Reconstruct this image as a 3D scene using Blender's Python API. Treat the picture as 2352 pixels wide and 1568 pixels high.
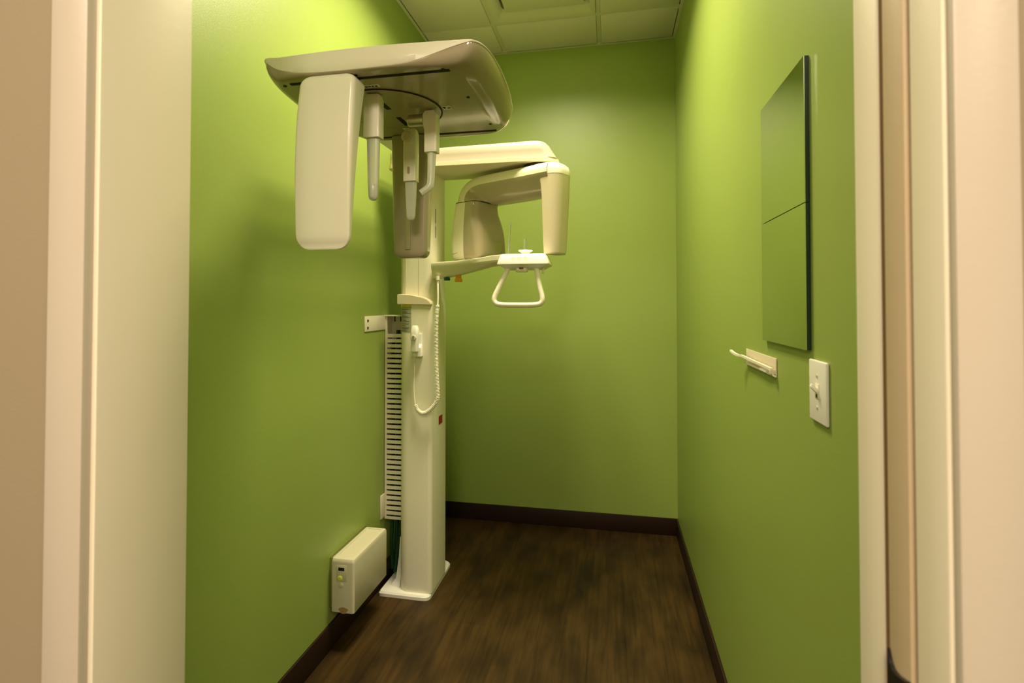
import bpy, bmesh, math, random
from mathutils import Vector as V, Matrix
random.seed(7)
S = bpy.context.scene
for o in list(bpy.data.objects):
    bpy.data.objects.remove(o, do_unlink=True)

# ------------------------------------------------------------ camera, world, light
cd = bpy.data.cameras.new('camera'); cam = bpy.data.objects.new('camera', cd); S.collection.objects.link(cam)
cam.location = (0, 0, 1.42)
cam.rotation_euler = (math.radians(91.0), 0, math.radians(11.05))
cd.sensor_width = 36; cd.lens = 18; cd.shift_y = -109 / 2352
cd.clip_start = 0.02
cd.dof.use_dof = True; cd.dof.focus_distance = 1.75; cd.dof.aperture_fstop = 4.5
S.camera = cam
w = bpy.data.worlds.new('world'); S.world = w; w.use_nodes = True
w.node_tree.nodes['Background'].inputs[0].default_value = (1.0, .80, .58, 1)
w.node_tree.nodes['Background'].inputs[1].default_value = 0.10
S.view_settings.view_transform = 'Standard'; S.view_settings.look = 'None'
S.view_settings.gamma = 1.0; S.view_settings.use_curve_mapping = False
S.view_settings.exposure = 0.0
CEIL = 3.066
WARM = (1.0, .86, .57)
HALL = (1.0, .84, .64)

def area_light(name, loc, sx, sy, power, col, spread=180):
    l = bpy.data.lights.new(name, 'AREA'); l.shape = 'RECTANGLE'; l.size = sx; l.size_y = sy
    l.energy = power; l.color = col; l.spread = math.radians(spread)
    o = bpy.data.objects.new(name, l); o.location = loc; S.collection.objects.link(o)
    return o
# the two tubes of the room's recessed troffer, the corridor's ceiling lamp behind the camera, and added side fill
for x in (-.50, -.26):
    area_light('room_tube_light', (x, 1.98, CEIL + .055), .16, .50, 23.5, WARM, 150)
for x in (-1.3, 1.3):
    area_light('corridor_fill_light', (x, -.95, 2.86), .6, 1.0, 40, HALL, 175)  # unseen side lamps, added to fill the room's side walls
area_light('corridor_fill_light', (-.05, -1.3, 2.86), .6, 1.0, 78, HALL, 175)

# ------------------------------------------------------------ materials
def mat(name, col, rough=.5, spec=.5, bump=0, bscale=200, var=0, vscale=6, metal=0, trans=0, coat=0, emit=None, est=0, alpha=1, ior=1.45):
    m = bpy.data.materials.new(name); m.use_nodes = True
    nt = m.node_tree; b = nt.nodes['Principled BSDF']
    b.inputs['Base Color'].default_value = (*col, 1)
    b.inputs['Roughness'].default_value = rough
    b.inputs['Specular IOR Level'].default_value = spec
    b.inputs['Metallic'].default_value = metal
    b.inputs['Transmission Weight'].default_value = trans
    b.inputs['Coat Weight'].default_value = coat
    b.inputs['IOR'].default_value = ior
    if emit:
        b.inputs['Emission Color'].default_value = (*emit, 1); b.inputs['Emission Strength'].default_value = est
    tc = nt.nodes.new('ShaderNodeTexCoord')
    if var:
        n = nt.nodes.new('ShaderNodeTexNoise'); n.inputs['Scale'].default_value = vscale; n.inputs['Detail'].default_value = 4
        nt.links.new(tc.outputs['Object'], n.inputs['Vector'])
        r = nt.nodes.new('ShaderNodeMapRange'); r.inputs['To Min'].default_value = 1 - var; r.inputs['To Max'].default_value = 1 + var
        nt.links.new(n.outputs['Fac'], r.inputs['Value'])
        mx = nt.nodes.new('ShaderNodeMix'); mx.data_type = 'RGBA'; mx.blend_type = 'MULTIPLY'; mx.inputs['Factor'].default_value = 1
        mx.inputs[6].default_value = (*col, 1)
        nt.links.new(r.outputs['Result'], mx.inputs[7])
        nt.links.new(mx.outputs[2], b.inputs['Base Color'])
    if bump:
        n = nt.nodes.new('ShaderNodeTexNoise'); n.inputs['Scale'].default_value = bscale; n.inputs['Detail'].default_value = 3
        nt.links.new(tc.outputs['Object'], n.inputs['Vector'])
        bp = nt.nodes.new('ShaderNodeBump'); bp.inputs['Strength'].default_value = bump; bp.inputs['Distance'].default_value = .002
        nt.links.new(n.outputs['Fac'], bp.inputs['Height']); nt.links.new(bp.outputs['Normal'], b.inputs['Normal'])
    return m

M = {}
M['green'] = mat('green_paint', (.300, .400, .086), .40, .65, .12, 260, .02, 3)
M['hallwall'] = mat('corridor_paint', (.325, .262, .168), .6, .3, .12, 260, .02)
M['jamb'] = mat('jamb_paint', (.84, .775, .60), .45, .4, .08, 90, .02)
M['casing'] = mat('casing_paint', (.55, .485, .385), .4, .4, .1, 160, .02)
M['base'] = mat('dark_baseboard', (.020, .008, .004), .5, .4, .05, 200, .1)
M['doorwood'] = mat('door_edge', (.55, .43, .27), .5, .3, .1, 80, .04, 20)
M['black'] = mat('black_metal', (.012, .010, .008), .35, .5)
M['cream'] = mat('cream_plastic', (.86, .82, .66), .32, .5, 0, 0, .012, 4, coat=.15)
M['white'] = mat('white_plastic', (.88, .86, .80), .35, .5, var=.01)
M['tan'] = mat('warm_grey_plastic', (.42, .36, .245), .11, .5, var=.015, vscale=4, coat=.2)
M['column'] = mat('column_enamel', (.84, .80, .64), .38, .5, .04, 300, .012)
M['dark'] = mat('dark_slot', (.018, .014, .008), .6, .2)
M['seam'] = mat('dark_seam', (.03, .025, .015), .6, .2)
M['frost'] = mat('frosted_acrylic', (.84, .86, .72), .25, .5, trans=.45)
M['clear'] = mat('clear_acrylic', (.93, .97, .95), .05, .5, trans=.93)
M['metal'] = mat('brushed_metal', (.62, .58, .46), .3, .5, metal=1, var=.03, vscale=90)
M['shoulder'] = mat('cream_plastic_dimmed', (.44, .385, .305), .34, .5, var=.012, coat=.1)  # same cream plastic, colour darkened to offset the lamp's glare on the housing
M['orange'] = mat('orange_knob', (.88, .40, .03), .4, .5, var=.02)
M['teal'] = mat('teal_knob', (.01, .11, .10), .4, .5, var=.02)
M['yellow'] = mat('yellow_strip', (.66, .58, .02), .6, .3, var=.02)
M['labelgrey'] = mat('label_paper', (.38, .39, .27), .6, .3, var=.05, vscale=40)
M['ink'] = mat('label_ink', (.14, .16, .12), .7, .2)
M['red'] = mat('red_label', (.30, .02, .012), .5, .3, var=.03)
M['sticker'] = mat('white_sticker', (.78, .75, .62), .5, .3, var=.02)
M['mirror'] = mat('mirror_glass', (.70, .74, .62), .015, .5, metal=1)
M['mirroredge'] = mat('mirror_edge', (.012, .03, .015), .2, .6)
M['cable'] = mat('dark_green_cable', (.006, .045, .018), .45, .5, var=.05)
M['bluegrey'] = mat('blue_grey_plug', (.22, .20, .32), .5, .4, var=.02)
M['box'] = mat('box_enamel', (.66, .62, .46), .42, .4, .05, 300, .02)
M['rust'] = mat('rust_stain', (.40, .25, .12), .8, .1, var=.3, vscale=60)
M['led'] = mat('indicator_lamp', (.50, .56, .06), .3, .5, emit=(.6, .7, .08), est=.08)
M['tile'] = mat('ceiling_tile', (.64, .62, .50), .9, .1, .25, 220, .04, 60)
M['grid'] = mat('ceiling_grid', (.58, .58, .42), .5, .3, var=.02)
M['tube'] = mat('lamp_tube', (.9, .9, .85), .5, .3, emit=WARM, est=4)
M['housing'] = mat('lamp_housing', (.8, .8, .75), .4, .4, var=.01)
M['shade'] = mat('beige_plastic', (.70, .62, .45), .4, .4, var=.015)

def floor_mat():
    m = bpy.data.materials.new('dark_wood_vinyl'); m.use_nodes = True; nt = m.node_tree; b = nt.nodes['Principled BSDF']
    L = nt.links.new; N = nt.nodes.new
    tc = N('ShaderNodeTexCoord')
    mp = N('ShaderNodeMapping'); mp.inputs['Rotation'].default_value = (0, 0, math.radians(90)); L(tc.outputs['Object'], mp.inputs[0])
    br = N('ShaderNodeTexBrick'); L(mp.outputs[0], br.inputs['Vector'])
    br.offset = .37; br.inputs['Scale'].default_value = 1; br.inputs['Brick Width'].default_value = 1.22; br.inputs['Row Height'].default_value = .152
    br.inputs['Mortar Size'].default_value = .0012; br.inputs['Mortar Smooth'].default_value = .3
    br.inputs['Color1'].default_value = (.35, .35, .35, 1); br.inputs['Color2'].default_value = (.75, .75, .75, 1); br.inputs['Mortar'].default_value = (.1, .1, .1, 1)
    mg = N('ShaderNodeMapping'); mg.inputs['Scale'].default_value = (26, 1.6, 1); L(tc.outputs['Object'], mg.inputs[0])
    n1 = N('ShaderNodeTexNoise'); n1.inputs['Scale'].default_value = 2.2; n1.inputs['Detail'].default_value = 7; n1.inputs['Distortion'].default_value = .6; L(mg.outputs[0], n1.inputs['Vector'])
    mk = N('ShaderNodeMapping'); mk.inputs['Scale'].default_value = (7, 3.0, 1); L(tc.outputs['Object'], mk.inputs[0])
    n2 = N('ShaderNodeTexNoise'); n2.inputs['Scale'].default_value = 1.3; n2.inputs['Detail'].default_value = 3; L(mk.outputs[0], n2.inputs['Vector'])
    add = N('ShaderNodeMath'); add.operation = 'MULTIPLY'; L(n1.outputs['Fac'], add.inputs[0])
    s2 = N('ShaderNodeMapRange'); s2.inputs['From Min'].default_value = .3; s2.inputs['From Max'].default_value = .62; s2.inputs['To Min'].default_value = .35; s2.inputs['To Max'].default_value = 1.25; L(n2.outputs['Fac'], s2.inputs['Value'])
    L(s2.outputs[0], add.inputs[1])
    a2 = N('ShaderNodeMath'); a2.operation = 'MULTIPLY_ADD'; L(br.outputs['Color'], a2.inputs[0]); a2.inputs[1].default_value = .35; L(add.outputs[0], a2.inputs[2])
    cr = N('ShaderNodeValToRGB'); L(a2.outputs[0], cr.inputs[0])
    cr.color_ramp.elements[0].position = .18; cr.color_ramp.elements[0].color = (.009, .0048, .0012, 1)
    cr.color_ramp.elements[1].position = .95; cr.color_ramp.elements[1].color = (.070, .037, .009, 1)
    L(cr.outputs[0], b.inputs['Base Color'])
    b.inputs['Roughness'].default_value = .5; b.inputs['Specular IOR Level'].default_value = .25
    bp = N('ShaderNodeBump'); bp.inputs['Strength'].default_value = .15; bp.inputs['Distance'].default_value = .001; L(n1.outputs['Fac'], bp.inputs['Height']); L(bp.outputs[0], b.inputs['Normal'])
    return m
M['floor'] = floor_mat()

# ------------------------------------------------------------ object helpers
ORG = {}
def thing(name, label, cat, loc, group=None):
    o = bpy.data.objects.new(name, None); S.collection.objects.link(o); o.empty_display_size = .05
    o.location = loc; o['label'] = label; o['category'] = cat
    if group: o['group'] = group
    ORG[o] = V(loc); return o
def build(name, bm, m, parent=None, label=None, sharp=32, origin=None):
    bmesh.ops.recalc_face_normals(bm, faces=bm.faces)
    lim = math.radians(sharp)
    for f in bm.faces: f.smooth = True
    for e in bm.edges:
        if len(e.link_faces) == 2 and e.calc_face_angle(0) > lim: e.smooth = False
    if origin is None:
        xs = [v.co for v in bm.verts]
        origin = V((sum(c.x for c in xs), sum(c.y for c in xs), 0)) / len(xs); origin.z = min(c.z for c in xs)
    origin = V(origin)
    bmesh.ops.translate(bm, verts=bm.verts, vec=-origin)
    me = bpy.data.meshes.new(name); bm.to_mesh(me); bm.free()
    o = bpy.data.objects.new(name, me); S.collection.objects.link(o)
    for q in (m if isinstance(m, (list, tuple)) else [m]): me.materials.append(q)
    ORG[o] = origin
    if parent is not None:
        o.parent = parent; o.location = origin - ORG[parent]
    else: o.location = origin
    if label: o['label'] = label
    return o
def tag(o, label, cat, group=None):
    o['label'] = label; o['category'] = cat
    if group: o['group'] = group
    return o
def struct(name, bm, m, parent=None):
    o = build(name, bm, m, parent)
    if parent is None: o['kind'] = 'structure'
    return o
def box(x0, x1, y0, y1, z0, z1, bev=0, seg=2, bm=None):
    t = bmesh.new()
    bmesh.ops.create_cube(t, size=1)
    for v in t.verts:
        v.co = V(((x0 + x1) / 2 + v.co.x * (x1 - x0), (y0 + y1) / 2 + v.co.y * (y1 - y0), (z0 + z1) / 2 + v.co.z * (z1 - z0)))
    if bev: bmesh.ops.bevel(t, geom=t.edges[:], offset=bev, segments=seg, affect='EDGES', profile=.5)
    if bm is None: return t
    return merge(bm, t)
def merge(bm, t):
    vs = [bm.verts.new(v.co) for v in t.verts]; t.verts.index_update()
    for f in t.faces:
        try: bm.faces.new([vs[v.index] for v in f.verts])
        except ValueError: pass
    t.free(); return bm
def loft(loops, cap0=True, cap1=True, closed=True, bm=None):
    bm = bm or bmesh.new()
    R = [[bm.verts.new(V(p)) for p in l] for l in loops]
    n = len(R[0])
    for a, b in zip(R, R[1:]):
        for i in range(n if closed else n - 1):
            j = (i + 1) % n
            try: bm.faces.new((a[i], a[j], b[j], b[i]))
            except ValueError: pass
    if cap0: bm.faces.new(R[0][::-1])
    if cap1: bm.faces.new(R[-1])
    return bm
def chaikin(p, it=2, closed=True):
    p = [V(q) for q in p]
    for _ in range(it):
        q = []
        n = len(p)
        for i in range(n if closed else n - 1):
            a, b = p[i], p[(i + 1) % n]
            q += [a * .75 + b * .25, a * .25 + b * .75]
        if not closed: q = [p[0]] + q + [p[-1]]
        p = q
    return p
def spline(p, k=8, closed=False):
    p = [V(q) for q in p]; out = []; n = len(p)
    for i in range(n if closed else n - 1):
        g = (lambda j: p[j % n]) if closed else (lambda j: p[min(max(j, 0), n - 1)])
        a, b, c, d = g(i - 1), g(i), g(i + 1), g(i + 2)
        for s in range(k):
            t = s / k
            out.append(.5 * ((2 * b) + (c - a) * t + (2 * a - 5 * b + 4 * c - d) * t * t + (3 * b - a - 3 * c + d) * t ** 3))
    if not closed: out.append(p[-1])
    return out
def tube(path, r, n=12, bm=None, cap=True, closed=False):
    path = [V(p) for p in path]; R = r if isinstance(r, (list, tuple)) else [r] * len(path)
    t = (path[1] - path[0]).normalized(); u = t.orthogonal().normalized(); loops = []
    for i, p in enumerate(path):
        a = path[max(i - 1, 0)]; b = path[min(i + 1, len(path) - 1)]
        t = (b - a).normalized(); u = (u - t * u.dot(t)).normalized(); w_ = t.cross(u)
        loops.append([p + (u * math.cos(k * 2 * math.pi / n) + w_ * math.sin(k * 2 * math.pi / n)) * R[i] for k in range(n)])
    return loft(loops, cap, cap, bm=bm)
def lathe(c, prof, axis=(0, 0, 1), n=32, bm=None):
    ax = V(axis).normalized(); u = ax.orthogonal().normalized(); w_ = ax.cross(u); c = V(c)
    loops = [[c + ax * h + (u * math.cos(k * 2 * math.pi / n) + w_ * math.sin(k * 2 * math.pi / n)) * max(r, 1e-4) for k in range(n)] for r, h in prof]
    return loft(loops, bm=bm)
def rrect(x0, x1, y0, y1, r, k=6):
    if not isinstance(r, (list, tuple)): r = [r] * 4
    out = []
    for (cx, cy, sx, sy, rr, a0) in ((x0, y0, 1, 1, r[0], 180), (x1, y0, -1, 1, r[1], 270), (x1, y1, -1, -1, r[2], 0), (x0, y1, 1, -1, r[3], 90)):
        for i in range(k + 1):
            a = math.radians(a0 + 90 * i / k)
            out.append((cx + sx * rr + rr * math.cos(a), cy + sy * rr + rr * math.sin(a)))
    return out
def at(l, z): return [(x, y, z) for x, y in l]
def screw(name, c, axis, r, m, parent):
    bm = lathe(c, [(r, 0), (r, .0012), (r * .7, .002)], axis, 14); return build(name, bm, m, parent)

# ------------------------------------------------------------ the setting
XL, XR, YB = -1.145, .39, 3.286
def slab(name, *b): return struct(name, box(*b), M[b_m])
struct('floor', box(-2.6, 2.4, -2.3, YB + .1, -.05, 0), M['floor'])
struct('wall_left', box(XL - .1, XL, .665, YB + .1, 0, CEIL + .25), M['green'])
struct('wall_right', box(XR, XR + .1, .665, YB + .1, 0, CEIL + .25), M['green'])
struct('wall_back', box(XL, XR, YB, YB + .1, 0, CEIL + .25), M['green'])
# doorway wall: left of the opening, right of it (two skins with the door pocket between), above it
bm = box(-2.6, -.655, .537, .663, 0, CEIL + .25)
box(.305, 2.4, .514, .560, 0, CEIL + .25, bm=bm); box(.305, 2.4, .624, .663, 0, CEIL + .25, bm=bm)
box(-.655, .305, .537, .663, 2.40, CEIL + .25, bm=bm)
struct('wall_front', bm, M['hallwall'])
bm = box(XL, -.655, .6635, .668, 0, CEIL); box(.305, XR, .6635, .668, 0, CEIL, bm=bm); box(-.655, .305, .6635, .668, 2.40, CEIL, bm=bm)
struct('wall_inner', bm, M['green'])
struct('wall_rear', box(-2.6, 2.4, -2.3, -2.2, 0, 2.99), M['hallwall'])
struct('ceiling_corridor', box(-2.6, 2.4, -2.3, .514, 2.99, 3.04), M['tile'])
# jambs and casings
struct('trim_1', box(-.655, -.636, .533, .676, 0, 2.40, .002), M['jamb'])
struct('trim_2', box(.285, .305, .622, .677, 0, 2.40, .002), M['jamb'])
struct('trim_3', box(.285, .305, .511, .561, 0, 2.40, .003), M['jamb'])
struct('trim_4', box(-.636, .285, .515, .676, 2.38, 2.40, .002), M['jamb'])
struct('trim_5', box(-.700, -.643, .5205, .537, 0, 2.44, .0035), M['casing'])
struct('trim_6', box(.2885, .3385, .501, .514, 0, 2.44, .0035), M['casing'])
struct('trim_7', box(-.700, .3385, .505, .537, 2.387, 2.44, .0035), M['casing'])
struct('trim_8', box(.2875, .305, .617, .622, 0, 2.38), mat('gap_shade_brown', (.24, .15, .055), .7, .2, var=.05))  # brown strip standing in for the shade inside the pocket gap
# pocket door sunk in the right-hand wall, only its edge in view
d1 = struct('door_1', box(.2825, 1.21, .566, .606, .008, 2.38, .002), M['doorwood'])
hp = spline([(.2795, .6032, 1.062), (.2790, .599, 1.052), (.2785, .593, 1.0475), (.278, .585, 1.0475), (.278, .576, 1.050), (.278, .567, 1.053)], 6)
bm = bmesh.new()
top = hp
bm = loft([[(q.x, q.y, q.z), (.284, q.y, q.z), (.284, q.y, .90), (q.x, q.y, .90)] for q in top])
build('edge_pull', bm, M['black'], d1, 'black metal pull on the door edge')
# baseboards
struct('baseboard_left', box(XL, XL + .010, .668, YB, 0, .104, .002), M['base'])
struct('baseboard_right', box(XR - .010, XR, .668, YB, 0, .104, .002), M['base'])
struct('baseboard_back', box(XL + .010, XR - .010, YB - .010, YB, 0, .104, .002), M['base'])
# ceiling: lay-in tiles between T-bars, with openings for the lamp and the air diffuser
GX = (-.686, -.073); GY = (2.935, 2.325, 1.715, 1.105)
xe = [XL, GX[0], GX[1], XR]; ye = [.668, 1.105, 1.715, 2.325, 2.935, YB]
bm = bmesh.new()
for i in range(3):
    for j in range(5):
        if i == 1 and j in (2, 3): continue
        box(xe[i] + .013, xe[i + 1] - .013, ye[j] + .013, ye[j + 1] - .013, CEIL - .002, CEIL + .016, .005, 2, bm)
cl = struct('ceiling', bm, M['tile'])
bm = bmesh.new()
for x in GX: box(x - .012, x + .012, .668, YB, CEIL + .005, CEIL + .012, bm=bm)
for y in GY:
    for a, b in zip(xe, xe[1:]):
        box(a + .012, b - .012, y - .012, y + .012, CEIL + .005, CEIL + .012, bm=bm)
box(XL, XL + .022, .668, YB, CEIL - .002, CEIL + .005, bm=bm); box(XR - .022, XR, .668, YB, CEIL - .002, CEIL + .005, bm=bm)
box(XL + .022, XR - .022, YB - .022, YB, CEIL - .002, CEIL + .005, bm=bm)
struct('grid_bars', bm, M['grid'], cl)
struct('plenum', box(XL, XR, .668, YB, CEIL + .2, CEIL + .22), M['housing'], cl)

# ------------------------------------------------------------ ceiling lamps and diffuser
def troffer(x0, x1, y0, y1, z, label, loc_tubes):
    t = thing('ceiling_light', label, 'ceiling light', ((x0 + x1) / 2, (y0 + y1) / 2, z), None)
    H = .10
    bm = box(x0, x0 + .012, y0, y1, z, z + H); box(x1 - .012, x1, y0, y1, z, z + H, bm=bm)
    box(x0 + .012, x1 - .012, y0, y0 + .012, z, z + H, bm=bm); box(x0 + .012, x1 - .012, y1 - .012, y1, z, z + H, bm=bm)
    box(x0, x1, y0, y1, z + H, z + H + .006, bm=bm)
    build('housing', bm, M['housing'], t)
    for x in loc_tubes:
        build('lamp_tube', tube([(x, y0 + .04, z + .075), (x, y1 - .04, z + .075)], .013, 12), M['tube'], t)
    return t
troffer(GX[0] + .013, GX[1] - .013, 1.728, 2.312, CEIL, 'white recessed two tube ceiling lamp lighting the green room', (-.50, -.26))
for x0, lb_ in ((-.40, 'white corridor ceiling lamp straight behind the doorway'), (-1.65, 'added unseen corridor fill lamp to the left outside the doorway'), (.95, 'added unseen corridor fill lamp to the right outside the doorway')):
    troffer(x0, x0 + .7, -1.5, -.40, 2.88, lb_, (x0 + .2, x0 + .5))  # left and right fixtures are unseen, added around the side fill
t = thing('air_diffuser', 'square white ceiling air diffuser with flat centre plate above the room', 'air vent', (-.38, 2.63, CEIL))
fr = [at(rrect(GX[0] + .013, GX[1] - .013, 2.338, 2.922, .004, 2), CEIL), at(rrect(GX[0] + .013, GX[1] - .013, 2.338, 2.922, .004, 2), CEIL - .003),
      at(rrect(GX[0] + .045, GX[1] - .040, 2.37, 2.885, .01, 2), CEIL - .002), at(rrect(-.610, -.120, 2.425, 2.835, .02, 2), CEIL + .03), at(rrect(-.610, -.120, 2.425, 2.835, .02, 2), CEIL + .09)]
build('frame', loft(fr, False, False), M['grid'], t)
build('neck', box(-.612, -.118, 2.42, 2.84, CEIL + .09, CEIL + .1), M['dark'], t)
build('plate', box(-.586, -.145, 2.45, 2.812, CEIL - .004, CEIL + .008, .003), M['grid'], t)

# ------------------------------------------------------------ the x-ray machine
mc = thing('panoramic_xray_machine', 'tall cream dental panoramic x-ray machine with head arm standing by the left wall', 'x-ray machine', (-.96, 2.48, 0))
# base plate
o1 = rrect(-1.118, -.860, 2.338, 2.69, [.012, .03, .03, .01])
o2 = rrect(-1.113, -.866, 2.344, 2.685, [.012, .03, .03, .01])
build('base_plate', loft([at(o1, 0), at(o1, .014), at(o2, .022)]), M['white'], mc)
bm = loft([[(-1.085, 2.40, .02), (-1.03, 2.385, .02), (-1.03, 2.43, .02), (-1.09, 2.43, .02)],
           [(-1.062, 2.42, .05), (-1.03, 2.40, .06), (-1.03, 2.435, .06), (-1.066, 2.435, .05)],
           [(-1.052, 2.43, .15), (-1.02, 2.42, .15), (-1.02, 2.445, .15), (-1.054, 2.445, .15)],
           [(-1.046, 2.43, .245), (-1.02, 2.42, .255), (-1.02, 2.445, .255), (-1.05, 2.445, .245)]])
build('base_riser', bm, M['white'], mc)
# lower column cover
sec = rrect(-1.030, -.857, 2.36, 2.60, [.055, .022, .03, .03], 8)
col = build('column_cover', loft([at(sec, .022), at(sec, 1.43)]), M['column'], mc)
def patch(x0, x1, z0, z1, m, name, par, off=.0008, ypts=None, label=None):
    pts = [p for p in sec if p[1] < 2.44]
    pts.sort(key=lambda p: p[0])
    def y_of(x):
        for a, b in zip(pts, pts[1:]):
            if a[0] <= x <= b[0]: return a[1] + (b[1] - a[1]) * (x - a[0]) / max(b[0] - a[0], 1e-6)
        return 2.36
    xs = [x0 + (x1 - x0) * i / 10 for i in range(11)]
    l0 = [(x, y_of(x) - off, z0) for x in xs]; l1 = [(x, y_of(x) - off, z1) for x in xs]
    bmm = loft([l0, l1, [(x, y + off * .9, z) for x, y, z in l1], [(x, y + off * .9, z) for x, y, z in l0]], False, False, closed=False)
    return build(name, bmm, m, par, label)
lb = patch(-1.022, -.962, 1.277, 1.402, M['labelgrey'], 'rating_label', mc, label='grey green label printed with fine lines')
patch(-1.022, -.962, 1.402, 1.413, M['yellow'], 'warning_strip', mc, label='narrow yellow warning strip above the label')
for k, (z, a, b) in enumerate([(1.388, .0, .9), (1.376, .1, .7), (1.370, .0, 1), (1.355, .0, .8), (1.349, .0, .95), (1.336, .0, .6), (1.330, .05, .9), (1.318, 0, .85), (1.310, 0, .5), (1.300, 0, .9), (1.294, 0, .8), (1.284, .0, .7)]):
    patch(-1.018 + .05 * a, -1.018 + .052 * b, z - .0012, z + .0012, M['ink'], 'print_line', lb, .0013)
# upper column
sec2 = rrect(-1.050, -.862, 2.405, 2.592, [.045, .05, .03, .03], 8)
build('column', loft([at(sec2, 1.40), at(sec2, 2.075)]), M['column'], mc)
bm = box(-1.012, -1.009, 2.4035, 2.406, 1.43, 2.03); box(-.943, -.940, 2.4035, 2.406, 1.43, 2.03, bm=bm)
build('column_groove', bm, M['shade'], mc)
a45 = math.radians(-52); cc = V((-.912, 2.455))
def onarc(deg, r=.0505): return (cc.x + r * math.cos(math.radians(deg)), cc.y + r * math.sin(math.radians(deg)))
p0, p1 = onarc(-24), onarc(-20.5)
bm = loft([[(*p0, 1.745), (*p1, 1.745), (*onarc(-20.5, .046), 1.745), (*onarc(-24, .046), 1.745)], [(*p0, 1.890), (*p1, 1.890), (*onarc(-20.5, .046), 1.890), (*onarc(-24, .046), 1.890)]])
build('height_slot', bm, M['seam'], mc, 'thin dark vertical slot')
bm = loft([[(*onarc(-26, .051), 1.818), (*onarc(-26, .051), 1.803), (*onarc(2, .051), 1.8105)], [(*onarc(-26, .0545), 1.818), (*onarc(-26, .0545), 1.803), (*onarc(2, .0545), 1.8105)]])
build('height_pointer', bm, M['cream'], mc)
# sloping cap on the lower cover
pr = [(-1.034, 1.413), (-.8585, 1.410), (-.8575, 1.418), (-.875, 1.436), (-.905, 1.448), (-.965, 1.458), (-1.02, 1.464), (-1.034, 1.461)]
bm = loft([[(x, y, z) for x, z in pr] for y in (2.352, 2.56)])
bmesh.ops.bevel(bm, geom=bm.edges[:], offset=.003, segments=2, affect='EDGES')
build('cover_cap', bm, M['shade'], mc, 'beige sloping cap')
p = onarc(0)
build('red_sticker', box(-.8575, -.8562, 2.465, 2.520, .808, .850), M['red'], mc, 'small red warning sticker')

# shoulder: long housing over the rotating arm
def sh(x1, i, z, r=.07, x0=-1.065): return at(rrect(x0 + i, x1, 2.30 + i, 2.575 - i, [.03, r, r, .03], 8), z)
bm = loft([sh(-.243, .004, 2.066), sh(-.236, 0, 2.069), sh(-.241, 0, 2.0855)])
build('shoulder_skirt', bm, M['shade'], mc, 'bright lower band of the shoulder housing')
lo = [sh(-.245, .003, 2.0855, .05), sh(-.247, .004, 2.088, .05), sh(-.268, .004, 2.120, .05), sh(-.284, .005, 2.146, .05), sh(-.290, .008, 2.152, .05)]
tp = []
for (x1, i, z, dz) in [(-.300, .016, 2.155, .010), (-.325, .05, 2.157, .020), (-.36, .09, 2.158, .022)]:
    q = sh(x1, i, z, .05)
    tp.append([(x, y, zz + dz * max(0, 1 - ((x + .50) / .50) ** 2)) for x, y, zz in q])
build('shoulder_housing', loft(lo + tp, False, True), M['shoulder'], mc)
build('pivot_ring', lathe((-.335, 2.385, 2.045), [(.072, 0), (.072, .026)], n=40), M['seam'], mc, 'dark pivot gap ring')

# rotating arm: tube head, bar, sensor head
T = V((-.668, 2.535, 0)); B = V((-.246, 2.312, 0))
A = (B - T); LEN = A.length; A.normalize(); Bv = V((-A.y, A.x, 0))
def W(a, b, z): q = T + A * a + Bv * b; return (q.x, q.y, z)
def tsec(a0, a1, hb, z, r, k=6): return [W(a, b, z) for a, b in rrect(a0, a1, -hb, hb, r, k)]
arm = thing('rotating_arm', 'x', 'x', (T.x, T.y, 1.6))
del arm['label']; del arm['category']
arm.parent = mc; arm.location = V((T.x, T.y, 1.6)) - ORG[mc]
arm['label'] = 'cream C shaped rotating arm carrying the tube head and the sensor'
H = [(-.082, .085, .094, 1.634, .03), (-.094, .098, .106, 1.640, .035), (-.100, .103, .112, 1.665, .038), (-.104, .101, .114, 1.72, .04), (-.103, .094, .113, 1.78, .042), (-.099, .080, .110, 1.83, .042),
     (-.095, .066, .106, 1.87, .042), (-.092, .062, .103, 1.90, .042), (-.090, .064, .101, 1.921, .042)]
def head():
    H2 = []
    for i in range(len(H) - 1):
        for s in range(3):
            g = lambda j: V(H[min(max(j, 0), len(H) - 1)])
            def cr(c, t):
                a_, b_, c_, d_ = [H[min(max(j, 0), len(H) - 1)][c] for j in (i - 1, i, i + 1, i + 2)]
                return .5 * (2 * b_ + (c_ - a_) * t + (2 * a_ - 5 * b_ + 4 * c_ - d_) * t * t + (3 * b_ - a_ - 3 * c_ + d_) * t ** 3)
            H2.append([cr(c, s / 3) for c in range(5)])
    H2.append(H[-1])
    return loft([tsec(a0, a1, hb, z, r, 8) for a0, a1, hb, z, r in H2])
def split_keep(bm, co, no, inner):
    bmesh.ops.bisect_plane(bm, geom=bm.verts[:] + bm.edges[:] + bm.faces[:], plane_co=co, plane_no=no, clear_outer=inner, clear_inner=not inner)
    return bm
cut = T + A * .000; nrm = (A + V((0, 0, .0))).normalized()
build('tube_head_shell', split_keep(head(), cut, nrm, True), M['cream'], arm)
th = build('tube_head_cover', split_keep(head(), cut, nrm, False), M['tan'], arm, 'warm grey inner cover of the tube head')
# faint window patch on the tube head and its tiny lettering line
q0 = [W(.1035, .045, 1.655), W(.1035, .005, 1.655)]
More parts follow.
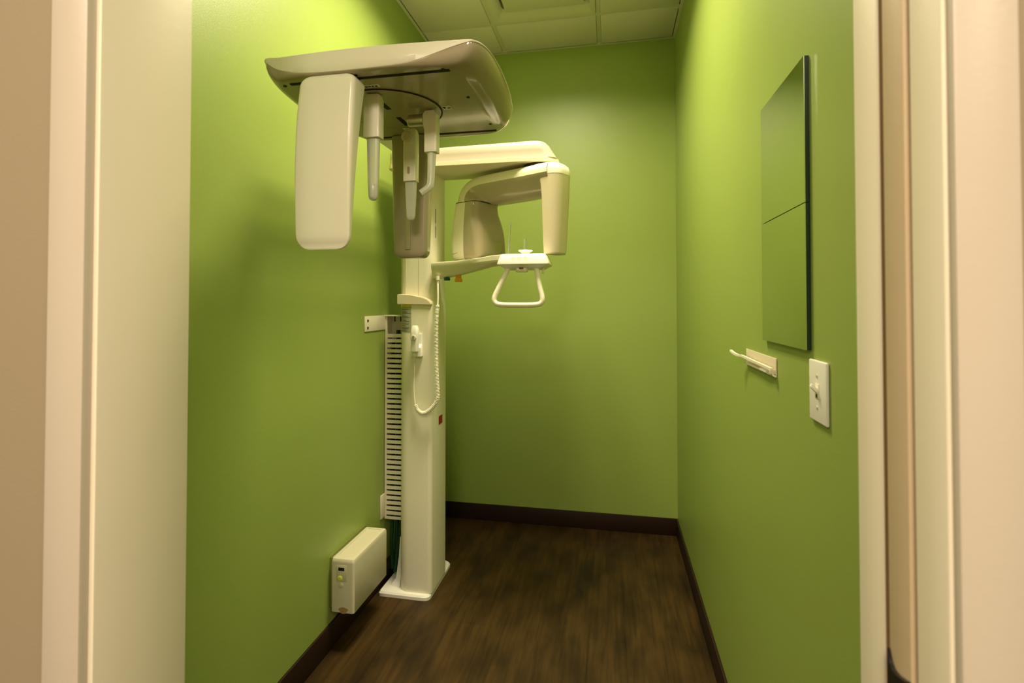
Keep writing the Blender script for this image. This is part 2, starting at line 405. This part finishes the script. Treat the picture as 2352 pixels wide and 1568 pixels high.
# elbow and bar
APc, ZP = .092, 1.897
neckp = [(-.101, .0), (-.101, .28), (-.101, .75), (-.060, 1.0), (0, 1.0), (.060, 1.0), (.101, .75), (.101, .38), (.101, 0), (.05, -.0), (0, 0.), (-.05, 0.)]
barp = [(-.035, .08), (-.078, .52), (-.080, .85), (-.060, 1.0), (0, 1.0), (.050, 1.0), (.072, .85), (.072, .55), (.068, .05), (.05, 0), (.02, 0), (-.005, .02)]
def ring(k, ri, ro, th_, a_shift, taper=1.0):
    pts = []
    for (b0, t0), (b1, t1) in zip(neckp, barp):
        pts.append((b0 + (b1 - b0) * k, t0 + (t1 - t0) * k))
    pts = chaikin([(b, t, 0) for b, t in pts], 2)
    out = []
    for p in pts:
        R = ri + (ro - ri) * p.y
        out.append(W(APc - R * math.cos(th_) + a_shift, p.x * taper, ZP + R * math.sin(th_) + .027 * (1 - k)))
    return out
rings = []
for i in range(13):
    th_ = math.radians(90 * i / 12); k = i / 12; ks = k * k * (3 - 2 * k)
    rings.append(ring(ks, .030 + (.014 - .030) * ks, .182 + (.156 - .182) * ks, th_, 0))
for s in (.06, .12, .18, .24, .30, .345, .385):
    rings.append(ring(1, .014 + .03 * max(0, (s - .2)), .156 - .004 * s, math.radians(90), s, 1 - .08 * s))
NP = len(rings[0])   # 48 points; control k sits near 4k
i0, i1 = 4, 28       # cream from the near crease over the top to the far side
bmc = loft([r[i0:i1 + 1] for r in rings], False, False, closed=False)
bmt = loft([(r[i1:] + r[:i0 + 1]) for r in rings], False, False, closed=False)
build('arm_bar', bmc, M['cream'], arm, sharp=50)
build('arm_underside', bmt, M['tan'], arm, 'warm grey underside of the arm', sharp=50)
# dark seam between elbow and tube head
ss = [W(a, b, 0) for a, b in rrect(-.0895, .0635, -.1008, .1008, .042, 6)]
build('neck_seam', loft([[(x, y, 1.919) for x, y, z in ss], [(x, y, 1.9255) for x, y, z in ss]]), M['seam'], arm)
# sensor head
def sen(ha0, ha1, hb, z, r): return [W(LEN + a, b, z) for a, b in rrect(-ha0, ha1, -hb, hb, [r[0], r[1], r[1], r[0]], 8)]
sl = [sen(.034, .028, .050, 1.640, (.01, .03)), sen(.037, .032, .054, 1.645, (.01, .034)), sen(.039, .038, .058, 1.72, (.01, .038)), sen(.040, .044, .062, 1.82, (.01, .044)),
      sen(.042, .049, .065, 1.90, (.012, .048)), sen(.047, .051, .068, 1.955, (.014, .05)), sen(.055, .051, .070, 1.995, (.016, .05))]
build('sensor_head', loft(sl), M['shade'], arm, 'beige sensor column hanging from the arm')
cl2 = [sen(.10, .0515, .0705, 1.995, (.02, .05)), sen(.10, .051, .071, 2.015, (.02, .05)), sen(.10, .044, .068, 2.034, (.02, .048)), sen(.10, .030, .060, 2.047, (.02, .046)), sen(.10, .010, .050, 2.0525, (.02, .04))]
build('sensor_cap', loft(cl2), M['cream'], arm)
# little details on the tube head
xa = [W(-.078, -.1145, 1.655), W(-.045, -.1145, 1.660)]
bm = bmesh.new()
for i in range(9):
    a = -.078 + i * .0042
    p_ = V(W(a, -.1125, 1.6655 + .0006 * i)); q_ = V(W(a + .0028, -.1125, 1.6658 + .0006 * i))
    tube([p_, q_], .0009, 5, bm)
build('tube_head_lettering', bm, M['seam'], arm)
pw = [[W(.1045 - .0008 * j, .055, 1.655), W(.1045 - .0008 * j, -.012, 1.655), W(.1035 - .0008 * j, -.012, 1.722), W(.1035 - .0008 * j, .055, 1.722)] for j in (0, 6)]
build('beam_window', loft(pw), mat('window_patch', (.44, .42, .25), .25, .5, var=.01), arm)

# support arm with chin panel
def asec(x, yn, yf, z0, zm, z1):
    c = [(x, yn, z1), (x, yf, z1), (x, yf, z0 + .01), (x, (yn + yf) / 2 + .02, z0), (x, yn + .025, z0 + .004), (x, yn, zm)]
    return c
st = [(-.862, 2.362, 2.46, 1.538, 1.592, 1.617), (-.80, 2.352, 2.45, 1.540, 1.594, 1.619), (-.72, 2.335, 2.43, 1.553, 1.597, 1.622), (-.66, 2.318, 2.41, 1.566, 1.602, 1.626), (-.60, 2.30, 2.385, 1.578, 1.606, 1.631), (-.54, 2.275, 2.36, 1.590, 1.610, 1.638), (-.47, 2.25, 2.335, 1.592, 1.612, 1.640)]
bm = loft([asec(*s) for s in st])
bmesh.ops.bevel(bm, geom=[e for e in bm.edges if abs(e.verts[0].co.x - e.verts[1].co.x) > .02], offset=.004, segments=2, affect='EDGES')
build('support_arm', bm, M['cream'], mc)
pp = [at(rrect(-.462, -.300, 2.225, 2.325, .015), 1.570), at(rrect(-.476, -.288, 2.212, 2.332, .015), 1.577), at(rrect(-.497, -.268, 2.195, 2.345, .008), 1.590), at(rrect(-.497, -.268, 2.195, 2.345, .008), 1.595),
      at(rrect(-.486, -.284, 2.206, 2.338, .012), 1.630), at(rrect(-.481, -.289, 2.211, 2.334, .014), 1.636)]
pn = build('control_panel', loft(pp), M['white'], mc)
bm = loft([[(-.447, 2.1955 + .002, 1.600), (-.345, 2.1975, 1.600), (-.345, 2.2050, 1.626), (-.447, 2.2050, 1.626)], [(-.447, 2.1995, 1.600), (-.345, 2.1995, 1.600), (-.345, 2.208, 1.626), (-.447, 2.208, 1.626)]])
build('button_field', bm, M['sticker'], pn)
for x in (-.425, -.398, -.370):
    build('button', lathe((x, 2.203, 1.613), [(.0095, 0), (.0095, .0022), (.0085, .003), (.006, .0028)], (0, -1, .25), 20), M['sticker'], pn)
build('handle', tube(spline([(-.452, 2.235, 1.578), (-.463, 2.228, 1.553), (-.490, 2.215, 1.492), (-.509, 2.206, 1.447), (-.507, 2.203, 1.424), (-.482, 2.201, 1.413), (-.40, 2.200, 1.411), (-.322, 2.201, 1.413), (-.299, 2.203, 1.424), (-.297, 2.206, 1.447), (-.309, 2.215, 1.492), (-.322, 2.228, 1.553), (-.326, 2.235, 1.578)], 6), .0115, 16), M['cream'], mc)
build('panel_latch', loft([at(rrect(-.412, -.366, 2.20, 2.24, .012), 1.556), at(rrect(-.415, -.363, 2.198, 2.242, .014), 1.560), at(rrect(-.415, -.363, 2.198, 2.242, .014), 1.572)]), M['shade'], mc)
build('latch_gap', box(-.398, -.379, 2.1965, 2.20, 1.5685, 1.5745), M['seam'], mc)
bm = lathe((-.297, 2.235, 1.548), [(.005, 0), (.006, .004), (.004, .010), (.005, .026)], n=14)
build('panel_peg', bm, M['shade'], mc)
cr_ = build('chin_rest', lathe((-.383, 2.28, 1.634), [(.018, 0), (.018, .010), (.020, .013), (.030, .019), (.033, .0215), (.031, .024), (.018, .0245)], n=32), M['white'], mc)
build('bite_rod', lathe((-.386, 2.28, 1.655), [(.0075, 0), (.0070, .04), (.0085, .047), (.0075, .055), (.003, .056)], n=20), M['clear'], mc, 'clear bite rod')
build('temple_rod', tube([(-.460, 2.27, 1.63), (-.453, 2.28, 1.788)], .0042, 10), M['clear'], mc, 'clear thin upright temple rod')
build('temple_rod', tube([(-.292, 2.30, 1.63), (-.292, 2.30, 1.668)], .0040, 10), M['clear'], mc, 'clear short temple rod')
build('emergency_knob', lathe((-.730, 2.385, 1.522), [(.017, 0), (.019, .003), (.018, .014), (.014, .018), (.014, .034)], n=28), M['orange'], mc, 'orange emergency stop knob')
build('selector_knob', lathe((-.788, 2.385, 1.529), [(.014, 0), (.015, .003), (.015, .014)], n=24), M['teal'], mc, 'dark teal knob')
build('cord_socket', lathe((-.828, 2.365, 1.517), [(.006, 0), (.0065, .012), (.009, .014), (.009, .034)], n=16), M['cream'], mc)
# cradle for the exposure switch
build('switch_cradle', loft([at(rrect(-.950, -.900, 2.333, 2.361, .006), 1.163), at(rrect(-.950, -.900, 2.333, 2.361, .006), 1.205), at(rrect(-.946, -.904, 2.350, 2.361, .003), 1.222), at(rrect(-.946, -.904, 2.352, 2.361, .003), 1.27)]), M['white'], mc)

# head scan (cephalometric) arm and housing
bm = loft([[(-.925, y, 2.068), (-.860, y, 2.068), (-.860, y, 2.150), (-.925, y, 2.150)] for y in (1.585, 2.33)])
bmesh.ops.bevel(bm, geom=bm.edges[:], offset=.006, segments=2, affect='EDGES')
build('head_scan_arm', bm, M['cream'], mc)
build('arm_mount', box(-.93, -.80, 1.54, 1.615, 2.005, 2.069, .008), M['cream'], mc)
ch = thing('head_scan_unit', 'x', 'x', (-.58, 1.34, 1.965)); del ch['label']; del ch['category']
ch.parent = mc; ch.location = ORG[ch] - ORG[mc]; ch['label'] = 'flat cream and grey housing of the head scan unit'
rim = [(-.832, 1.107, 2.009), (-.80, 1.105, 1.988), (-.75, 1.103, 1.975), (-.68, 1.101, 1.970), (-.60, 1.100, 1.969), (-.50, 1.101, 1.971), (-.44, 1.103, 1.977), (-.39, 1.105, 1.991), (-.34, 1.108, 2.006), (-.306, 1.114, 2.012),
       (-.285, 1.16, 2.013), (-.278, 1.25, 2.013), (-.280, 1.36, 2.012), (-.290, 1.47, 2.010), (-.308, 1.56, 2.006),
       (-.36, 1.620, 2.004), (-.50, 1.635, 2.004), (-.65, 1.635, 2.004), (-.78, 1.62, 2.004),
       (-.835, 1.555, 2.004), (-.868, 1.43, 2.005), (-.872, 1.30, 2.006), (-.855, 1.18, 2.008)]
flat = [(-.806, 1.124), (-.785, 1.118), (-.74, 1.116), (-.67, 1.114), (-.60, 1.113), (-.51, 1.114), (-.46, 1.116), (-.42, 1.119), (-.385, 1.126), (-.366, 1.146),
        (-.360, 1.19), (-.357, 1.26), (-.354, 1.36), (-.350, 1.47), (-.350, 1.54),
        (-.385, 1.588), (-.50, 1.600), (-.65, 1.600), (-.775, 1.590), (-.812, 1.54), (-.842, 1.42), (-.846, 1.30), (-.830, 1.18)]
def ringc(f, zo=None):
    pts = []
    for (rx, ry, rz), (fx, fy) in zip(rim, flat):
        pts.append(f(V((fx, fy, 1.965)), V((rx, ry, rz))))
    return spline(pts, 5, True)
lps = [ringc(lambda a, b: a + (V((-.58, 1.35, 1.965)) - a) * .04), ringc(lambda a, b: a)]
for tt in (.2, .4, .6, .8, .93):
    lps.append(ringc(lambda a, b, tt=tt: V((a.x + (b.x - a.x) * math.sin(tt * math.pi / 2), a.y + (b.y - a.y) * math.sin(tt * math.pi / 2), a.z + (b.z - a.z) * (1 - math.cos(tt * math.pi / 2))))))
lps.append(ringc(lambda a, b: b))
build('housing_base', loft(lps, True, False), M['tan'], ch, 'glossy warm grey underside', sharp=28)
def shell(k):
    def f(a, b):
        c = V((-.575, 1.36, 0)); d_ = V((b.x, b.y, 0)) - c
        zt = 2.0165 + .006 * max(0, 1 - ((b.x + .58) / .3) ** 2)
        kk = {0: (1.0, 0), 1: (1.006, .04), 2: (1.009, .35), 3: (1.006, .75), 4: (.995, .95), 5: (.975, 1.0), 6: (.85, 1.08)}[k]
        q = c + d_ * kk[0]
        return V((q.x, q.y, b.z + (zt - b.z) * kk[1] + (.004 if k == 6 else 0)))
    return f
build('housing_shell', loft([ringc(shell(k)) for k in range(7)], False, True), M['cream'], ch, sharp=40)
bm = box(-.785, -.371, 1.1345, 1.1435, 1.9632, 1.967)
build('scan_slot', bm, M['dark'], ch, 'dark slot along the front of the underside')
build('scan_slot', box(-.80, -.356, 1.564, 1.573, 1.9632, 1.967), M['dark'], ch, 'dark slot along the back of the underside')
for x, y in ((-.805, 1.145), (-.60, 1.122), (-.385, 1.132), (-.362, 1.51), (-.372, 1.30)):
    build('screw', lathe((x, y, 1.9635), [(.0045, 0), (.0045, .003)], n=14), M['seam'], ch)
DC = V((-.610, 1.345, 0)); DR = .140
build('turntable_ring', lathe((DC.x, DC.y, 1.9625), [(DR + .004, 0), (DR + .004, .004)], n=72), M['seam'], ch)
build('turntable', lathe((DC.x, DC.y, 1.9610), [(DR - .0015, 0), (DR, .0015), (DR, .005)], n=72), M['tan'], ch, 'round turning plate on the underside')
for ya, yb in ((1.245, 1.330), (1.392, 1.462)):
    build('rod_slot', box(-.617, -.603, ya, yb, 1.9602, 1.963), M['dark'], ch, 'dark slot an ear rod slides in')
def sticker(x0, x1, y0, y1, ang=0, tri=True):
    c = V(((x0 + x1) / 2, (y0 + y1) / 2, 0)); R = Matrix.Rotation(math.radians(ang), 4, 'Z')
    bm = box(x0, x1, y0, y1, 1.9638, 1.966, 0)
    bm.transform(Matrix.Translation(c) @ R @ Matrix.Translation(-c))
    s = build('sticker', bm, M['sticker'], ch)
    bm = bmesh.new()
    if tri:
        h = (y1 - y0) * .3
        q = [(x0 + .006 - h * .6, c.y - h), (x0 + .006 + h * .6, c.y - h), (x0 + .006, c.y + h)]
        loft([[(x, y, 1.9632) for x, y in q], [(x, y, 1.9640) for x, y in q]], bm=bm)
    n = 6; xa_ = x0 + .014; wd = (x1 - .003 - xa_) / n
    for i in range(n):
        box(xa_ + i * wd, xa_ + i * wd + wd * .7, c.y - .002, c.y + .0022 + .001 * (i % 3), 1.9632, 1.964, bm=bm)
    bm.transform(Matrix.Translation(c) @ R @ Matrix.Translation(-c))
    build('sticker_print', bm, M['seam'], s)
sticker(-.640, -.570, 1.178, 1.192)
sticker(-.463, -.437, 1.345, 1.372)
sticker(-.640, -.618, 1.492, 1.505, tri=False)
sticker(-.566, -.545, 1.492, 1.505, tri=False)
# flat sensor panel at the front of the unit
def ss_(x0, x1, y0, y1, z, r=.02): return at(rrect(x0, x1, y0, y1, [r, r, .008, .008], 6), z)
SP = [(-.672, -.660, 1.105, 1.110, 1.5445), (-.722, -.606, 1.092, 1.106, 1.5475), (-.731, -.599, 1.090, 1.107, 1.556), (-.736, -.595, 1.089, 1.109, 1.575), (-.740, -.592, 1.088, 1.114, 1.66), (-.742, -.590, 1.087, 1.122, 1.75), (-.740, -.588, 1.086, 1.132, 1.84), (-.733, -.584, 1.086, 1.144, 1.905), (-.727, -.580, 1.087, 1.150, 1.935), (-.717, -.584, 1.090, 1.152, 1.951), (-.700, -.592, 1.098, 1.152, 1.962)]
SP = [(-.722, -.606, 1.094, 1.106, 1.5475)] + SP[2:]
def spl(rows, k=3):
    out = []
    for i in range(len(rows) - 1):
        for s in range(k):
            t_ = s / k; out.append([rows[i][c] + (rows[i + 1][c] - rows[i][c]) * t_ for c in range(5)])
    out.append(rows[-1]); return out
pl = [ss_(*s[:4], s[4], min(.018, (s[3] - s[2]) * .45)) for s in SP]
# corners of the panel rounded in elevation
def rounded_panel(x0f, x1f, yff, ybf, z0, z1, rb, rt, n=40):
    loops = []
    for i in range(n + 1):
        u_ = (1 - math.cos(math.pi * i / n)) / 2; z = z0 + (z1 - z0) * u_
        ins = 0
        if z < z0 + rb: ins = rb - math.sqrt(max(rb * rb - (z0 + rb - z) ** 2, 0))
        if z > z1 - rt: ins = rt - math.sqrt(max(rt * rt - (z - z1 + rt) ** 2, 0))
        yf, yb = yff(u_), ybf(u_); d_ = (yb - yf)
        e = min(ins * .6, d_ * .35)
        loops.append(at(rrect(x0f(u_) + ins * .98, x1f(u_) - ins * .98, yf + e, yb, [min(.016, d_ * .3), min(.012, d_ * .3), .003, .003], 5), z))
    return loft(loops)
build('scan_sensor', rounded_panel(lambda u_: -.737 - .004 * math.sin(u_ * 3.14) + .012 * max(0, u_ - .75), lambda u_: -.600 + .012 * u_, lambda u_: 1.093 - .006 * math.sin(u_ * 3.14), lambda u_: 1.104 + .022 * u_ + .026 * u_ ** 3, 1.546, 1.964, .032, .026), M['cream'], ch, sharp=50)
# secondary collimator at the back of the unit
build('collimator', rounded_panel(lambda u_: -.698 - .010 * u_, lambda u_: -.588 + .011 * u_ ** .8, lambda u_: 1.556 - .006 * u_, lambda u_: 1.60 + .01 * u_, 1.566, 1.964, .022, .006), M['tan'], ch, 'warm grey collimator panel', sharp=50)
build('collimator_window', box(-.655, -.637, 1.5505, 1.556, 1.592, 1.80, .002), mat('slot_window', (.40, .38, .20), .3, .5, var=.01), ch)
# ear rods and nose support
def ear(x, y, zt, zh, zb, wide, name, first, k=1.0):
    hx = wide / 2
    g = [at(rrect(x - hx, x + hx, y - .016, y + .016, .004, 3), z) for z in (zh, zt - .012)] + [at(rrect(x - hx + .004, x + hx - .004, y - .012, y + .014, .004, 3), zt)]
    h = build('rod_holder', loft(g), M['cream'], ch)
    r = [at(rrect(x - q * k, x + q * k, y - q * .55, y + q * .55, q * .5, 4), z) for q, z in ((.003, zb), (.0075, zb + .0015), (.0105, zb + .005), (.0122, zb + .011), (.0128, zb + .018), (.0145, zb + .05), (.0175, zh + .002), (.0175, zh + .01))]
    build('ear_rod', loft(r), M['frost'], ch, first)
    return h
ear(-.606, 1.228, 1.958, 1.846, 1.685, .044, 'ear_rod', 'frosted ear rod nearer the front')
build('ear_plug', lathe((-.606, 1.228, 1.690), [(.008, 0), (.0105, .004), (.0115, .034), (.0105, .036)], n=18), M['frost'], ch)
h = ear(-.602, 1.472, 1.950, 1.790, 1.672, .040, 'ear_rod', 'frosted ear rod nearer the column', 1.08)
build('holder_slot', loft([[(-.604 + .0042 * math.cos(a), y, 1.822 + (.007 if math.sin(a) > 0 else -.007) + .0042 * math.sin(a)) for a in [2 * math.pi * (i + .5) / 20 for i in range(20)]] for y in (1.4553, 1.4585)]), M['tan'], h)
build('holder_collar', lathe((-.610, 1.457, 1.925), [(.017, 0), (.017, .004), (.012, .006), (.010, .002)], (0, -1, 0), 24), M['shade'], h)
# nose support with its metal barrel
g = [at(rrect(-.512, -.476, 1.342, 1.374, .004, 3), z) for z in (1.840, 1.900)] + [at(rrect(-.517, -.476, 1.342, 1.374, .004, 3), z) for z in (1.925, 1.945)] + [at(rrect(-.512, -.484, 1.344, 1.372, .004, 3), 1.955)]
build('nose_holder', loft(g), M['cream'], ch)
build('barrel', lathe((-.563, 1.358, 1.934), [(.0155, 0), (.017, .002), (.017, .042), (.0185, .0425), (.0185, .047)], (1, 0, 0), 28), M['metal'], ch, 'metal barrel hinge')
nr = [(-.494, 1.358, 1.845), (-.495, 1.357, 1.79), (-.496, 1.355, 1.752), (-.500, 1.353, 1.742), (-.512, 1.350, 1.733), (-.522, 1.348, 1.726)]
bm = tube(chaikin(nr, 1, False), [.0125, .0120, .0112, .0108, .0105, .0105, .0105, .0105, .010, .010, .010, .010][:len(chaikin(nr, 1, False))], 14)
build('nose_rod', bm, M['frost'], ch, 'frosted nose rod with bent tip')

# ------------------------------------------------------------ exposure hand switch with coiled cord
es = thing('exposure_switch', 'white hand switch with coiled cord hanging on the x-ray machine column', 'hand switch', (-.945, 2.32, .90))
hb = loft([at(rrect(-.9410, -.9090, 2.3005, 2.3315, .008), 1.19), at(rrect(-.9410, -.9070, 2.2985, 2.3315, .010), 1.23), at(rrect(-.9440, -.9050, 2.2965, 2.3315, .012), 1.265), at(rrect(-.9420, -.9070, 2.2985, 2.3315, .012), 1.298), at(rrect(-.9370, -.9130, 2.3045, 2.3285, .010), 1.312)])
build('handset', hb, M['white'], es)
build('button', lathe((-.9250, 2.2985, 1.255), [(.014, 0), (.014, .004), (.011, .006)], (0, -1, 0), 24), M['shade'], es)
build('button_mark', box(-.9265, -.9235, 2.2910, 2.2930, 1.246, 1.264), M['seam'], es)
# cord: straight drop from the arm, coil down and around, straight tail to the switch
build('plain_cord', tube(spline([(-.828, 2.365, 1.522), (-.824, 2.355, 1.48), (-.822, 2.350, 1.44), (-.822, 2.345, 1.405)], 5), .0042, 8), M['cream'], es)
path = spline([(-.822, 2.345, 1.408), (-.826, 2.340, 1.34), (-.826, 2.336, 1.22), (-.822, 2.332, 1.10), (-.815, 2.328, .99), (-.818, 2.326, .955), (-.838, 2.326, .925), (-.868, 2.328, .900), (-.895, 2.334, .893), (-.918, 2.338, .905), (-.932, 2.340, .930)], 60)
L = [0]
for a, b in zip(path, path[1:]): L.append(L[-1] + (b - a).length)
hel = []; u = V((1, 0, 0))
NT = int(L[-1] / .0068); STEP = 9
idx = 0
for s in range(NT * STEP + 1):
    ln = L[-1] * s / (NT * STEP)
    while idx < len(L) - 2 and L[idx + 1] < ln: idx += 1
    f = (ln - L[idx]) / (L[idx + 1] - L[idx]); p = path[idx].lerp(path[idx + 1], f)
    tg = (path[idx + 1] - path[idx]).normalized(); u = (u - tg * u.dot(tg)).normalized(); v_ = tg.cross(u)
    ang = 2 * math.pi * s / STEP
    hel.append(p + (u * math.cos(ang) + v_ * math.sin(ang)) * .0078)
build('coiled_cord', tube(hel, .0030, 6), M['cream'], es)
build('tail_cord', tube(spline([(-.932, 2.340, .925), (-.939, 2.342, .98), (-.940, 2.342, 1.05), (-.936, 2.336, 1.09), (-.935, 2.333, 1.12), (-.932, 2.325, 1.150), (-.928, 2.316, 1.180)], 6), .0042, 8), M['cream'], es)

# ------------------------------------------------------------ slotted cable duct with its wall brackets
du = thing('cable_duct', 'tall cream slotted cable duct between the left wall and the column', 'cable duct', (-1.09, 2.48, .32))
bm = box(-1.142, -1.131, 2.455, 2.459, .322, 1.352); box(-1.048, -1.040, 2.455, 2.459, .322, 1.352, bm=bm)
z = .322; zz = [.340 + .0257 * i for i in range(36)]
bars = [(zz[i] + .0045, zz[i + 1] - .0045) for i in range(len(zz) - 1)] + [(.322, zz[0] - .0045), (zz[-1] + .0045, 1.262)]
for a, b in bars: box(-1.131, -1.048, 2.455, 2.459, a, b, bm=bm)
box(-1.142, -1.138, 2.459, 2.535, .322, 1.352, bm=bm); box(-1.044, -1.040, 2.459, 2.535, .322, 1.352, bm=bm); box(-1.138, -1.044, 2.531, 2.535, .322, 1.352, bm=bm)
build('slotted_channel', bm, M['column'], du)
build('top_plate', box(-1.1445, -1.045, 2.448, 2.52, 1.352, 1.358, .001), M['white'], du)
for x in (-1.098, -1.066):
    screw('screw', (x, 2.475, 1.358), (0, 0, 1), .006, M['metal'], du)
    build('clip_screw', lathe((x, 2.475, 1.325), [(.003, 0), (.003, .027)], n=10), M['seam'], du)
br = build('wall_bracket', box(-1.1445, -1.1405, 2.232, 2.456, 1.284, 1.357, .0012), M['cream'], du)
for zc in (1.301, 1.335): screw('screw', (-1.1405, 2.262, zc), (1, 0, 0), .007, M['seam'], br)
build('wall_tab', box(-1.1445, -1.138, 2.41, 2.454, .335, .452, .0015), M['cream'], du)

GRP = 'dark green cables of the duct'
def cab(pts, r, m, label, name='cable', grp=GRP):
    o = build(name, tube(spline(pts, 6), r, 10), m); tag(o, label, 'cable', grp); return o
lab = 'dark green cable running inside the slotted duct beside the column'
cab([(-1.098, 2.50, .10), (-1.092, 2.492, .20), (-1.088, 2.49, .30), (-1.085, 2.49, .60), (-1.085, 2.49, 1.28)], .011, M['cable'], lab)
cab([(-1.102, 2.47, .07), (-1.112, 2.476, .20), (-1.112, 2.485, .32), (-1.112, 2.49, .60), (-1.112, 2.49, 1.22)], .010, M['cable'], lab)
cab([(-1.085, 2.46, .06), (-1.075, 2.472, .18), (-1.063, 2.485, .31), (-1.062, 2.49, .60), (-1.060, 2.49, 1.22)], .010, M['cable'], lab)
o = build('cable_plug', loft([at(rrect(-1.088, -1.062, 2.375, 2.40, .006), .15), at(rrect(-1.086, -1.064, 2.377, 2.398, .006), .21)]), M['bluegrey'])
bpy.data.objects.remove(o)

# ------------------------------------------------------------ power box on the left wall
pb = thing('power_box', 'small beige wall mounted power box low on the left wall before the column', 'power box', (-1.085, 2.085, .155))
bx0, bx1, by0, by1, bz0, bz1 = -1.132, -1.030, 1.932, 2.240, .158, .377
loops = []
for i, (ins, zo) in enumerate([(.004, bz0), (0, bz0 + .004), (0, bz1 - .016), (.0015, bz1 - .008), (.005, bz1 - .002), (.010, bz1)]):
    loops.append(at(rrect(bx0 + ins * .6, bx1 - ins * .6, by0 + ins, by1 - ins, [.010, .010, .004, .004], 5), zo))
loops += [at(rrect(bx0 + .016, bx1 - .016, by0 + .028, by1 - .02, .004, 5), bz1), at(rrect(bx0 + .017, bx1 - .017, by0 + .029, by1 - .021, .004, 5), bz1 - .004)]
build('casing', loft(loops), M['box'], pb)
build('mounting_plate', box(-1.1445, -1.132, 1.945, 2.252, .170, .372, .001), M['metal'], pb)
build('front_recess', box(-1.108, -1.062, 1.9312, 1.934, .285, .352, .001), M['box'], pb)
build('socket', box(-1.098, -1.072, 1.9300, 1.935, .330, .343, .001), M['dark'], pb, 'dark socket on the front')
build('indicator', lathe((-1.090, 1.9325, .300), [(.011, 0), (.011, .003), (.007, .006)], (0, -1, 0), 20), M['led'], pb, 'yellow green indicator light')
build('button', lathe((-1.087, 1.9325, .272), [(.011, 0), (.011, .002), (.009, .003)], (0, -1, 0), 20), M['shade'], pb)
bm = loft([[(-1.076 + .019 * math.cos(a) * (1 + .25 * math.sin(3 * a)), y, .171 + .013 * math.sin(a)) for a in [2 * math.pi * i / 20 for i in range(20)]] for y in (1.9314, 1.9325)])
build('rust_stain', bm, M['rust'], pb, 'brown rust stain at the bottom edge')

# ------------------------------------------------------------ right wall: mirrors, rack, light switch
def mirror(z0, z1, label):
    t = thing('wall_mirror', label, 'mirror', (.385, 1.268, z0), 'square mirror tiles on the right wall')
    build('backing', box(.3815, .3895, 1.1165, 1.4185, z0 + .0005, z1 - .0005), M['mirroredge'], t, 'dark edge of the mirror')
    build('glass', box(.3800, .3814, 1.1165, 1.4185, z0 + .0005, z1 - .0005), M['mirror'], t)
mirror(1.622, 1.9185, 'upper frameless square mirror tile reflecting green on the right wall')
mirror(1.325, 1.621, 'lower frameless square mirror tile just above the wall rack')
tr = thing('wall_rack', 'small cream wall rack with bent arm on the right wall below the mirrors', 'wall rack', (.385, 1.47, 1.24))
build('back_plate', box(.3865, .3895, 1.335, 1.612, 1.240, 1.286, .001), M['shade'], tr)  # cream plate in darker beige, its shade put into the colour
build('lower_lip', loft([[(.3865, y, 1.240), (.3795, y, 1.244), (.3785, y, 1.249), (.380, y, 1.249), (.3865, y, 1.2445)] for y in (1.335, 1.605)]), M['cream'], tr)
ap = spline([(.3765, 1.337, 1.2585), (.3765, 1.42, 1.2595), (.3765, 1.52, 1.2605), (.375, 1.58, 1.2620), (.372, 1.61, 1.2640), (.367, 1.628, 1.2635), (.360, 1.645, 1.267), (.353, 1.660, 1.274)], 6)
bm = loft([[(p.x - .002, p.y, p.z + .004), (p.x + .005, p.y, p.z + .004), (p.x + .005, p.y, p.z - .002), (p.x - .002, p.y, p.z - .002)] for p in ap])
build('bent_arm', bm, M['cream'], tr)
build('clip', box(.3775, .3868, 1.385, 1.445, 1.2440, 1.2515, .002), M['white'], tr)
build('end_stop', box(.374, .3868, 1.338, 1.346, 1.2475, 1.2585, .001), M['shade'], tr)
sw = thing('light_switch', 'cream toggle light switch plate on the right wall near the doorway', 'light switch', (.388, 1.073, 1.19))
build('plate', box(.3835, .3898, 1.031, 1.115, 1.192, 1.310, .003, 3), M['white'], sw)
build('toggle_frame', box(.3822, .384, 1.063, 1.083, 1.238, 1.266, .001), M['cream'], sw)
bm = loft([[(.384, 1.0665, 1.2465), (.384, 1.0795, 1.2465), (.384, 1.0795, 1.2555), (.384, 1.0665, 1.2555)], [(.3705, 1.068, 1.2595), (.3705, 1.078, 1.2595), (.3735, 1.078, 1.2665), (.3735, 1.068, 1.2665)]])
bmesh.ops.bevel(bm, geom=bm.edges[:], offset=.0012, segments=2, affect='EDGES')
build('toggle', bm, M['white'], sw)
build('toggle_slot', box(.3819, .3823, 1.0695, 1.0765, 1.2395, 1.2465), M['seam'], sw)
for zc in (1.221, 1.281): screw('screw', (.3835, 1.073, zc), (-1, 0, 0), .0032, M['shade'], sw)
